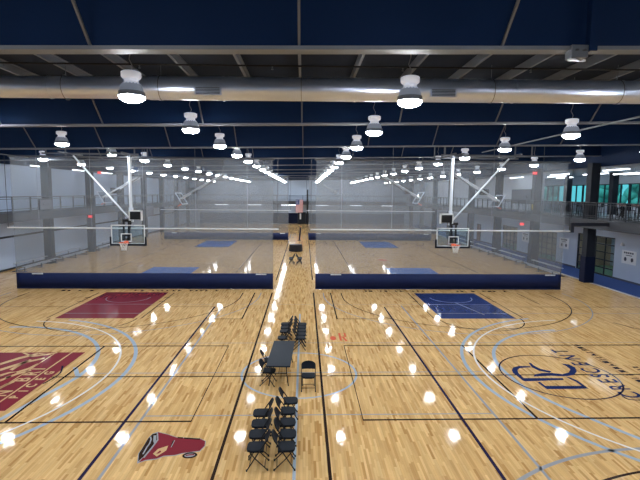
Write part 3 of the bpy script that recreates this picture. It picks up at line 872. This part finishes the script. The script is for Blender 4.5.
# ------------------------------------------------------------------ divider curtains
def curtain(label, x0, x1, y, hz=1.0, ext=.35):
    t = thing('divider_curtain', label, 'curtain', (0, y, 0))
    vb = []; n = 60
    vs = []; fs_ = []
    for i in range(n+1):
        x = x0+(x1-x0)*i/n; w = .02*math.sin(i*1.7)+.012*math.sin(i*.6)
        vs += [(x, w-.006, .03), (x, w*.3-.006, hz)]
    for i in range(n): fs_.append((2*i, 2*i+2, 2*i+3, 2*i+1))
    o = B()._add(vs, fs_).build('vinyl_skirt', M['vinyl'], t, True)
    sm = o.modifiers.new('thickness', 'SOLIDIFY'); sm.thickness = .012
    zt = 8.12
    B()._add([(x0, 0, hz), (x1, 0, hz), (x1, 0, zt), (x0, 0, zt)], [(0, 1, 2, 3)]).build('mesh_panel', M['mesh'], t)
    B().tube([(x0-ext, -.03, 3.8), (x1+ext, -.03, 3.8)], .042, 8).build('batten', M['whitem'], t, True)
    B().tube([(x0-.1, 0, 8.14), (x1+.1, 0, 8.14)], .05, 8).build('top_pipe', M['steel'], t, True)
    B().tube([(x0, -.012, .035), (x1, -.012, .035)], .03, 8).build('hem', M['vinyl'], t, True)
    for x in (x0-.3, x1+.3):
        B().tube([(x, -.03, 3.8), (x, -.03, 8.14)], .018, 6).build('suspension_cable', M['rail'], t)
    k = 5
    for i in range(k):
        x = x0+(i+.5)*(x1-x0)/k
        B().tube([(x, -.05, 3.85), (x, -.05, 8.1)], .008, 5).build('lift_strap', M['cable'], t)
        B().tube([(x, 0, 8.1), (x, 0, roof_z(x)-.2)], .015, 6).build('hanger', M['steel'], t)
    for x in (x0+1.3, x1-.75):
        B().box(x-.33, -.045, hz-.09, x+.33, -.03, hz-.02).build('hem_tag', M['whitem'], t)
    return t
curtain('front left divider curtain, grey netting over a navy vinyl skirt', -17.8, -1.95, 28.45)
curtain('front right divider curtain, grey netting over a navy vinyl skirt', .72, 16.6, 28.45)
curtain('rear left divider curtain of grey netting, seen through the front left one', -17.9, -2.05, 58.6, .9)
curtain('rear right divider curtain of grey netting, seen through the front right one', .55, 16.6, 58.6, .9)

# ------------------------------------------------------------------ basketball hoops hung from the roof
def hoop(label, xb, y, zb, s, xr, xp, xw0, xw1, zt):
    """xb board centre, zb board bottom, xr rim centre, xp mast, s side of the sway brace"""
    t = thing('basketball_hoop', label, 'basketball hoop', (0, y, 0))
    W, H = .93, 1.08
    z0 = zb+.07
    bd = B().box(xb-W, -.012, z0, xb+W, .012, z0+H).build('backboard', M['bglass'], t)
    f = B()
    for a, c in (((xb-W, z0), (xb+W, z0+.055)), ((xb-W, z0+H-.055), (xb+W, z0+H)), ((xb-W, z0), (xb-W+.055, z0+H)), ((xb+W-.055, z0), (xb+W, z0+H))):
        f.box(a[0], -.022, a[1], c[0], .022, c[1])
    f.build('board_frame', M['whitem'], bd)
    q = B(); sx = xr
    for a, c in (((sx-.30, z0+.14), (sx+.30, z0+.19)), ((sx-.30, z0+.55), (sx+.30, z0+.60)), ((sx-.30, z0+.14), (sx-.25, z0+.60)), ((sx+.25, z0+.14), (sx+.30, z0+.60))):
        q.box(a[0], -.018, a[1], c[0], -.013, c[1])
    q.build('target_square', M['whitem'], bd)
    B().box(xb-W-.06, -.06, z0-.085, xb+W+.06, .05, z0+.02).box(xb-W-.07, -.06, z0-.085, xb-W+.01, .05, z0+.42).box(xb+W-.01, -.06, z0-.085, xb+W+.07, .05, z0+.42).build('edge_padding', M['blackp'], bd, bevel=.01)
    zr = z0+.13
    rim = B().tube([(xr+.23*math.cos(a*PI/12), -.40+.23*math.sin(a*PI/12), zr) for a in range(24)], .014, 8, True)
    rim.box(xr-.10, -.17, zr-.05, xr+.10, -.015, zr+.02).box(xr-.12, -.03, zr-.13, xr+.12, -.013, zr+.05)
    rim.build('rim', M['orange'], t, True)
    nb = B(); n = 12
    def np_(j, k):
        rr_ = [.225, .19, .155, .13, .125][k]; a = 2*PI*(j+.5*(k % 2))/n
        return (xr+rr_*math.cos(a), -.40+rr_*math.sin(a), zr-.01-k*.105)
    for k in range(4):
        for j in range(n):
            for dj in ((0, -1) if k % 2 == 0 else (0, 1)):
                nb.tube([np_(j, k), np_(j+dj, k+1)], .0085, 4)
    nb.build('net', M['netw'], t)
    # mast and fixings behind the board
    B().tube([(xp, .25, z0+H+.85), (xp+(xp-xb)*.0, .25, zt)], .085, 12).build('mast_pole', M['polem'], t, True)
    B().box(xp-.10, .16, z0+H+.15, xp+.10, .34, z0+H+.95).build('mast_foot', M['polem'], t, bevel=.01)
    g = B()
    for dx in (-.15, .12): g.box(xr+dx-.035, .02, z0-.02, xr+dx+.045, .10, z0+H+.30)
    g.box(xr-.22, .05, z0+H+.16, xr+.24, .30, z0+H+.30).box(xr-.2, .03, z0+.45, xr+.2, .10, z0+.55).bar((xr, .1, z0+.1), (xp, .25, z0+H+.3), .08, .08)
    g.build('board_bracket', M['blackm'], t)
    B().tube([(xw0[0], .28, xw0[1]), (xw1[0], .35, xw1[1])], .05, 10).build('sway_brace', M['polem'], t, True)
    # shot clock
    sc = B().box(xw0[2], -.05, z0+H+.30, xw0[3], .13, z0+H+.74).build('shot_clock', M['screen'], t, bevel=.01)
    fx0, fx1 = xw0[2], xw0[3]
    B().box(fx0-.07, -.03, z0+H+.24, fx0, .14, z0+H+.82).box(fx0-.07, -.03, z0+H+.74, fx1+.06, .14, z0+H+.82).box(fx1, -.03, z0+H+.24, fx1+.06, .14, z0+H+.82).box(fx0, .13, z0+H+.28, fx1, .16, z0+H+.74).box(min(fx0, xp), .06, z0+H+.45, max(fx1, xp), .26, z0+H+.55).build('clock_frame', M['whitem'], sc)
    # support framing under the roof
    fr = B()
    xa, xz = min(xw1[0], xp)-1.0, max(xw1[0], xp)+.9
    for dy in (-.9, 1.1): fr.bar((xa, dy, zt+.04), (xz, dy, zt+.04), .08, .08)
    for xx in (xp-.3, xp+.12, xw1[0]): fr.bar((xx, -1.2, zt+.11), (xx, 1.4, zt+.11), .07, .07)
    fr.bar((xp, .25, zt-.05), (xp, .25, zt+.15), .2, .2)
    fr.build('support_frame', M['steel'], t)
    for xx in (xa+.2, xz-.2):
        for dy in (-.9, 1.1): B().bar((xx, dy, zt+.08), (xx, dy, roof_z(xx)-.02), .06, .06).build('roof_hanger', M['steel'], t)
    return t
HY = 25.6
hoop('front left basketball hoop, clear backboard hung from the roof with a shot clock', -9.80, HY, 3.07, -1, -9.9, -9.69, (-9.86, 4.62, -9.66, -9.08), (-12.78, 8.0), 7.98)
hoop('front right basketball hoop, clear backboard hung from the roof with a shot clock', 8.47, HY, 3.02, 1, 8.53, 8.38, (8.52, 4.58, 7.78, 8.40), (11.65, 8.12), 8.14)

# hoops folded up sideways under the roof, behind the front curtains
def folded(label, x, y, z, s, ln=4.2):
    t = thing('folded_hoop', label, 'folded basketball hoop', (x, y, z), 0, 'basketball hoops folded up to the roof')
    dx, dz = s*.86*ln, -.50*ln
    for oy in (-.35, .35): B().tube([(0, oy, 0), (dx, oy, dz)], .07, 8).build('mast_arm', M['polem'], t, True)
    B().tube([(-s*.2, 0, roof_z(x)-z-.1), (0, 0, 0), (dx*.62, 0, dz*.62-.2)], .05, 8).build('lift_strut', M['steel'], t, True)
    bdx = dx*.93
    a = Vector((dx*.78, 0, dz*.78)); d = Vector((s*.50, 0, .86))
    e = Vector((dx*.98, 0, dz*.98))
    f = B()
    p0 = e - d*.55; p1 = e + d*.55
    for oy in (-.9, .9): f.bar((p0.x, oy, p0.z), (p1.x, oy, p1.z), .07, .07)
    for p in (p0, p1): f.bar((p.x, -.9, p.z), (p.x, .9, p.z), .07, .07)
    f.build('board_frame', M['alu'], t)
    B()._add([(p0.x, -.9, p0.z), (p0.x, .9, p0.z), (p1.x, .9, p1.z), (p1.x, -.9, p1.z)], [(0, 1, 2, 3)]).build('backboard', M['bglass'], t)
    B().cbox((dx*.68, 0, dz*.66), (.65, .5, .5)).build('shot_clock', M['screen'], t)
    B().bar((0, -.9, .06), (0, .9, .06), .1, .1).build('pivot_bar', M['steel'], t)
    n_ = Vector((s*.86, 0, -.5))
    c = e - d*.42 + n_*.4
    B().tube([(c.x+n_.x*.23*math.cos(k*PI/8), .23*math.sin(k*PI/8), c.z+n_.z*.23*math.cos(k*PI/8)) for k in range(16)], .02, 6, True).build('rim', M['orange'], t, True)
folded('folded-up hoop slanting down left behind the front left curtain', -7.1, 40, 7.55, -1)
folded('folded-up hoop slanting down right behind the front right curtain, left of the right mast', 7.0, 40, 7.5, 1, 3.6)
folded('folded-up hoop behind the sway brace of the front right hoop', 12.6, 38.5, 7.8, 1, 4.6)
folded('folded-up hoop behind the mast of the front left hoop', -14.8, 41.5, 7.3, -1, 3.6)
folded('small far folded-up hoop just right of the aisle lamps', 2.6, 66, 7.3, 1, 3.2)

# scoreboards and boards
def board(label, x, y, z, w, h, rz, m='board'):
    t = thing('scoreboard', label, 'scoreboard', (x, y, z), rz)
    B().box(-w/2, -.08, 0, w/2, .08, h).build('panel', M[m], t)
    B().box(-w/2-.04, -.09, -.04, w/2+.04, .07, 0).box(-w/2-.04, -.09, h, w/2+.04, .07, h+.04).box(-w/2-.04, -.09, 0, -w/2, .07, h).box(w/2, -.09, 0, w/2+.04, .07, h).build('board_frame', M['column'], t)
    B().box(-w*.3, .08, h*.4, w*.3, .14, h*.6).build('wall_bracket', M['steel'], t)
board('plain grey board on the upper right wall behind the railing', XR-.14, 47.1, 5.2, 4.2, 1.4, PI/2)
board('grey scoreboard hung on the left balcony railing', -20.22, 36.35, 4.62, 1.6, .75, -PI/2)
board('dark scoreboard right of the front left shot clock, far down the left side', -20.2, 60.2, 2.9, 2.8, 1.3, -PI/2)
tag(B().box(-.09, -.16, 0, -.02, .16, .5).build('warning_sign', M['yellow'], loc=(19.62, 38.5, 4.8)), 'small yellow sign on the second right column above the balcony', 'sign')

# ------------------------------------------------------------------ glazed doors on the right wall
for i, (y0, y1, h) in enumerate(doors_y):
    d = struct(B().box(XR+.04, y0, 0, XR+.14, y0+.09, h).box(XR+.04, y1-.09, 0, XR+.14, y1, h).box(XR+.04, y0, h-.09, XR+.14, y1, h).box(XR+.04, y0, 0, XR+.14, y1, .1).build('door_%d' % (i+1), M['rail']),
               'black framed glazed sectional door in the right wall, %s from the front' % ORD[i])
    g = B(); nc, nr = 4, 5
    for k in range(1, nc): yy = y0+(y1-y0)*k/nc; g.box(XR+.06, yy-.035, .05, XR+.12, yy+.035, h-.05)
    for k in range(1, nr): zz = h*k/nr; g.box(XR+.06, y0+.05, zz-.04, XR+.12, y1-.05, zz+.04)
    g.build('door_grid', M['rail'], d)
    B().box(XR+.085, y0+.05, .05, XR+.095, y1-.05, h-.05).build('door_glass', M['pane'], d)
# wall graphics: line of text over two round figures
for y, z, tx in ((30.95, 1.78, 'nearest the right edge of the hall'), (39.0, 1.9, 'between the first and second glazed doors'), (46.0, 1.75, 'between the second and third glazed doors')):
    t = thing('wall_sign', 'white wall notice with dark figures, %s' % tx, 'wall sign', (XR-.0, y, z), -PI/2, 'notices on the right wall')
    B().box(-.72, -.02, -.48, .72, -.002, .46).build('sign_board', M['signw'], t)
    g = B()
    for k in range(5): g.box(-.5+k*.2, -.026, .24, -.36+k*.2, -.021, .36)
    for sx in (-.42, .42):
        g.prism([(sx*.8+.13*math.cos(a*PI/6), -.16+.15*math.sin(a*PI/6)) for a in range(12)], 'y', -.026, -.021)
    g.box(-.3, -.026, .10, .3, -.021, .15)
    g.build('sign_print', M['signk'], t)
t = thing('wall_lamp', 'small white wall light above the nearest wall notice', 'wall light', (XR, 31.6, 2.62), -PI/2)
B().prism([(-.13, -.08), (.13, -.08), (.05, .12), (-.05, .12)], 'y', -.16, -.01).build('shade', M['whitem'], t)
B().box(-.06, -.02, -.05, .06, 0, .1).build('back_plate', M['steel'], t)
# plain doors further along
for y, tx in ((58.5, 'brown door in the right wall, just behind the right hoop'), (70, 'brown door far along the right wall')):
    t = thing('service_door', tx, 'door', (XR-.02, y, 0), -PI/2)
    B().box(-.5, -.05, .02, .5, 0, 2.15).build('door_panel', M['doorm'], t)
    B().box(-.6, -.06, 0, -.5, 0, 2.25).box(.5, -.06, 0, .6, 0, 2.25).box(-.6, -.06, 2.15, .6, 0, 2.25).build('door_frame', M['column'], t)
    B().tube([(.4, -.09, 1.0), (.4, -.09, 1.2)], .015, 6).box(.385, -.09, 1.08, .415, -.05, 1.11).build('handle', M['steel'], t)

# ------------------------------------------------------------------ low bleachers
def bleacher(x, y, ln, s, label):
    t = thing('bleacher', label, 'bleacher', (x, y, 0), 0, 'low aluminium bleachers along the side walls')
    for i in range(2):
        xx = s*(.15+i*.62); z = .42+i*.24
        B().box(xx-.14, 0, z-.04, xx+.14, ln, z).build('seat_plank', M['alu'], t)
    B().box(s*.42-.13, 0, .20, s*.42+.13, ln, .24).build('foot_plank', M['alu'], t)
    n = max(2, int(ln/1.8))
    for k in range(n+1):
        yy = .15+(ln-.3)*k/n
        B().bar((s*.0-.0, yy, .02), (s*1.1, yy, .02), .05, .04).bar((s*.15, yy, .03), (s*.15, yy, .39), .05, .05).bar((s*.77, yy, .03), (s*.77, yy, .63), .05, .05).bar((s*.05, yy, .2), (s*1.05, yy, .04), .04, .04).build('leg_frame', M['steel'], t)
for i, (y, ln) in enumerate(((33.0, 4.4), (38.9, 5), (45.0, 5), (51.2, 5))):
    bleacher(18.5, y, ln, 1, 'low two-row aluminium bleacher by the blue walkway, %s from the front curtain' % ORD[i])
for i, (y, ln) in enumerate(((34.2, 4.6), (39.6, 4.6), (46.5, 5))):
    bleacher(-20.7, y, ln, -1, 'low two-row aluminium bleacher along the left wall, %s from the front curtain' % ORD[i])

# ------------------------------------------------------------------ lounge tables and chairs on the upper right floor
tb = thing('high_table', 'brown topped high table by the rail at the right edge of the upper lounge', 'table', (21.3, 28.8, UF), 0, 'brown tables in the upper lounge')
B().box(-.35, -.95, .98, .35, .95, 1.03).build('tabletop', M['tabled'], tb, bevel=.008)
for sy in (-.75, .75): B().tube([(0, sy, 0), (0, sy, .98)], .035, 8).box(-.28, sy-.05, 0, .28, sy+.05, .03).build('leg', M['blackm'], tb)
tt = tree_of(tb)
for x, y, tx in ((23.0, 31.4, 'second from the right edge in the upper lounge'), (25.2, 34.6, 'in front of the teal windows at the right edge'), (23.4, 36.6, 'just right of the nearest column upstairs'), (24.3, 40.6, 'left of the nearest column upstairs'), (26, 44.5, 'deep in the lounge near the far teal windows')):
    dup(tb, (x, y, UF), 0, 'brown topped high table, %s' % tx, None, tt)
st = thing('bar_stool', 'black bar stool by the high table at the right edge upstairs', 'stool', (20.7, 28.3, UF), 0, 'black bar stools in the upper lounge')
B().box(-.19, -.19, .70, .19, .19, .75).build('seat', M['blackp'], st, bevel=.02)
B().box(-.19, .16, .75, .19, .20, 1.08).build('backrest', M['blackp'], st, bevel=.01)
for sx in (-1, 1):
    for sy in (-1, 1): B().bar((sx*.15, sy*.15, .70), (sx*.21, sy*.21, 0), .03, .03).build('leg', M['blackm'], st)
B().tube([(-.18, -.18, .28), (.18, -.18, .28), (.18, .18, .28), (-.18, .18, .28)], .012, 6, True).build('foot_ring', M['blackm'], st)
tt = tree_of(st)
sp_ = [(22.3, 31.0), (22.4, 31.9), (23.7, 31.1), (24.5, 34.1), (24.6, 35.1), (25.9, 34.4), (22.7, 36.2), (22.8, 37.0), (24.1, 36.4), (23.6, 40.1), (23.7, 41.0), (25.0, 40.3), (25.3, 44.1), (25.4, 45)]
TN = ['second table from the right edge', 'table before the teal windows', 'table just right of the nearest column', 'table left of the nearest column', 'deepest table near the far windows']
for i, (x, y) in enumerate(sp_):
    j = min(i//3, 4)
    dup(st, (x, y, UF), PI/2 if i % 3 < 2 else -PI/2, 'black bar stool upstairs at the %s, %s' % (TN[j], ['rail side, nearer', 'rail side, farther', 'window side'][i % 3]), None, tt)
# inner lounge columns
for y in (38.5, 45.3, 31.0):
    struct(B().box(26.3, y-.25, UF, 26.8, y+.25, LC).build('column_lounge', M['column']))

# ------------------------------------------------------------------ folding chairs
def chair_proto():
    t = thing('folding_chair', '', 'folding chair', (0, 0, 0), 0, 'black folding chairs in the centre aisle')
    w = .215
    # long frame: front feet up to the rounded back (front is +y)
    L = [(-w, .20, .015), (-w, -.06, .43), (-w, -.24, .70)]
    top = [(-w*math.cos(a*PI/10), -.24-.055*math.sin(a*PI/10), .70+.10*math.sin(a*PI/10)) for a in range(1, 10)]
    Rr = [(w, -.24, .70), (w, -.06, .43), (w, .20, .015)]
    fr = B().tube(L+top+Rr, .0125, 7).build('main_frame', M['blackm'], t, True)
    for sx in (-1, 1):
        l = B().tube([(sx*(w-.03), .13, .415), (sx*(w-.03), .03, .29), (sx*(w-.03), -.25, .015)], .0115, 7).build('leg', M['blackm'], t, True)
        B().lathe([(.017, 0), (.018, .04)], (sx*(w-.03), -.25, 0), 8).build('rubber_foot', M['rubber'], l)
        B().lathe([(.017, 0), (.018, .04)], (sx*w, .20, 0), 8).build('rubber_foot', M['rubber'], fr)
    B().tube([(-w+.03, -.19, .075), (w-.03, -.19, .075)], .009, 6).build('stretcher', M['blackm'], t)
    B().tube([(-w, .145, .10), (w, .145, .10)], .009, 6).build('stretcher', M['blackm'], t)
    # seat: padded, rounded front
    pts = [(-.20, -.17), (.20, -.17), (.205, .10), (.17, .19), (.08, .215), (-.08, .215), (-.17, .19), (-.205, .10)]
    s = B().prism(pts, 'z', .418, .468).build('seat', M['blackp'], t, bevel=.012)
    # backrest: curved panel filling the rounded top
    n = 10; vs = []; fs_ = []
    for i in range(n+1):
        x = -w+.012+(2*w-.024)*i/n; u = x/w
        yc = -.03*(1-u*u)
        ht = .70+.085*math.sqrt(max(0, 1-u*u))
        for z in (.585, .70, ht):
            yb = -.165 - (z-.585)/(.115)*.075 if z <= .70 else -.24-.045*(z-.70)/.1
            vs += [(x, yb+yc-.008, z), (x, yb+yc+.008, z)]
    for i in range(n):
        a = i*6; c = a+6
        for k in (0, 2): fs_ += [(a+k, c+k, c+k+2, a+k+2), (a+k+1, a+k+3, c+k+3, c+k+1)]
        fs_ += [(a, a+1, c+1, c), (a+4, c+4, c+5, a+5)]
    fs_ += [(0, 2, 3, 1), (2, 4, 5, 3), (n*6, n*6+1, n*6+3, n*6+2), (n*6+2, n*6+3, n*6+5, n*6+4)]
    B()._add(vs, fs_).build('backrest', M['blackp'], t, True)
    return t
ch = chair_proto(); cht = tree_of(ch); used = []
def chair(x, y, rz, label, group):
    if not used:
        used.append(1); ch.location = (x, y, 0); ch.rotation_euler = (0, 0, rz); ch['label'] = label; ch['group'] = group
    else: dup(ch, (x, y, 0), rz, label, group, cht)
def j(a): return random.uniform(-a, a)
GA = 'chairs in the near double row'
LN = ['nearest', 'second from the front', 'third from the front', 'farthest']
for i, (x, y) in enumerate(((-1.03, 9.66), (-1.05, 10.2), (-1.05, 10.7), (-1.07, 11.24))):
    chair(x, y, PI/2+j(.05), 'black folding chair facing left in the near double row, %s of four' % LN[i], GA)
RN = ['nearest', 'second from the front', 'middle', 'fourth from the front', 'farthest']
for i, (x, y) in enumerate(((-.39, 9.66), (-.375, 10.2), (-.40, 10.75), (-.41, 11.34), (-.36, 11.92))):
    chair(x, y, -PI/2+j(.06), 'black folding chair facing right in the near double row, %s of five' % RN[i], GA)
chair(.16, 13.64, PI, 'lone black folding chair facing the camera, right of the table on the blue line', 'chairs by the black table')
chair(-1.10, 14.04, -PI/2-.08, 'black folding chair pushed under the left table side, nearer of two', 'chairs by the black table')
chair(-1.16, 14.95, -PI/2+.12, 'black folding chair at the left table side, farther of two', 'chairs by the black table')
GB = 'chairs in the double row behind the table'
for i, (x, y) in enumerate(((-.80, 17.35), (-.76, 18.22), (-.755, 18.72), (-.76, 19.22))):
    chair(x, y, PI/2+j(.03), 'black folding chair facing left behind the table, %s of four' % ['closest to the table', 'second from the table', 'third from the table', 'farthest from the table'][i], GB)
for i, (x, y) in enumerate(((-.14, 17.35), (-.12, 17.80), (-.11, 18.26), (-.10, 18.72), (-.09, 19.18))):
    chair(x, y, -PI/2+j(.03), 'black folding chair facing right behind the table, %s of five' % ['closest to the table', 'second from the table', 'middle', 'fourth from the table', 'farthest from the table'][i], GB)
GC = 'chairs far down the aisle'
for k, nm in enumerate(('nearest', 'middle', 'farthest')):
    chair(-1.08, 38.5+.52*k, PI/2+j(.12), 'black folding chair between the curtains, %s of the left three in the far aisle cluster' % nm, GC)
    chair(-.40, 38.55+.52*k, -PI/2+j(.12), 'black folding chair between the curtains, %s of the right three in the far aisle cluster' % nm, GC)

# folding table
t = thing('folding_table', 'long black plastic folding table in the aisle behind the near chair rows', 'table', (-.74, 14.86, 0), R_(-2.3))
B().box(-.38, -1.22, .70, .38, 1.22, .745).build('tabletop', M['tablem'], t, bevel=.014)
B().box(-.30, -1.1, .67, -.27, 1.1, .70).box(.27, -1.1, .67, .30, 1.1, .70).build('apron_rail', M['blackm'], t)
for sy in (-1, 1):
    for sx in (-1, 1):
        B().tube([(sx*.24, sy*.85, .69), (sx*.25, sy*.96, .40), (sx*.31, sy*1.0, .015)], .016, 8).build('leg', M['blackm'], t, True)
    B().tube([(-.25, sy*.96, .40), (.25, sy*.96, .40)], .012, 8).build('crossbar', M['blackm'], t)
    B().tube([(0, sy*.93, .40), (0, sy*.35, .68)], .010, 6).build('folding_brace', M['blackm'], t)
# round covered table far down the aisle
t = thing('round_table', 'round table under a black cloth far down the aisle between the curtains', 'table', (-.86, 46.9, 0))
n = 40; vs = []; fs_ = []
prof = [(.01, .76), (.60, .76), (.65, .75), (.66, .70), (.68, .45), (.70, .08)]
for r, z in prof:
    for k in range(n):
        a = 2*PI*k/n; q = r*(1+(.035*math.sin(8*a) if z < .7 else 0)); vs.append((q*math.cos(a), q*math.sin(a), z))
for i in range(len(prof)-1):
    for k in range(n): fs_.append((i*n+k, i*n+(k+1) % n, (i+1)*n+(k+1) % n, (i+1)*n+k))
fs_.append(tuple(range(n)))
B()._add(vs, fs_).build('cloth_cover', M['cloth'], t, True)
for a in (0, PI/2, PI, 3*PI/2): B().tube([(.35*math.cos(a), .35*math.sin(a), .74), (.45*math.cos(a), .45*math.sin(a), 0)], .02, 6).build('leg', M['blackm'], t)
# net post standing in the aisle at the rear curtains
t = thing('net_post', 'slim dark padded net post leaning in the aisle behind the round table', 'post', (-.62, 57.8, 0))
B().tube([(0, 0, .08), (.06, 0, .7), (.16, 0, 1.75)], .10, 10).build('padded_pole', M['pad'], t, True)
B().lathe([(.26, 0), (.26, .05), (.05, .09)], n=16).build('base_plate', M['blackm'], t)
B().lathe([(.045, 0), (.045, .06)], (.16, 0, 1.72), 10).build('top_cap', M['orange'], t)

# ------------------------------------------------------------------ world: hazy daylight outside the lounge windows
w = bpy.data.worlds.new('daylight'); SC.world = w; w.use_nodes = True
nt = w.node_tree; bg = nt.nodes['Background']
tcw = nt.nodes.new('ShaderNodeTexCoord'); sxw = nt.nodes.new('ShaderNodeSeparateXYZ'); crw = nt.nodes.new('ShaderNodeValToRGB')
nt.links.new(tcw.outputs['Generated'], sxw.inputs[0]); nt.links.new(sxw.outputs['Z'], crw.inputs[0])
crw.color_ramp.elements[0].color = (.62, .74, .78, 1); crw.color_ramp.elements[1].color = (.32, .52, .80, 1)
nt.links.new(crw.outputs[0], bg.inputs[0]); bg.inputs[1].default_value = 1.35
sl_ = bpy.data.lights.new('sun', 'SUN'); sl_.energy = 2.5; sl_.angle = R_(3); so = bpy.data.objects.new('sun', sl_); COL.objects.link(so); so.rotation_euler = (R_(25), R_(-40), 0)

# ------------------------------------------------------------------ colour management
vs_ = SC.view_settings
vs_.view_transform = 'Standard'; vs_.look = 'None'; vs_.exposure = 0.0; vs_.gamma = 1.0; vs_.use_curve_mapping = False
SC.cycles.max_bounces = 7; SC.cycles.diffuse_bounces = 4; SC.cycles.transparent_max_bounces = 16
SC.cycles.sample_clamp_indirect = 8
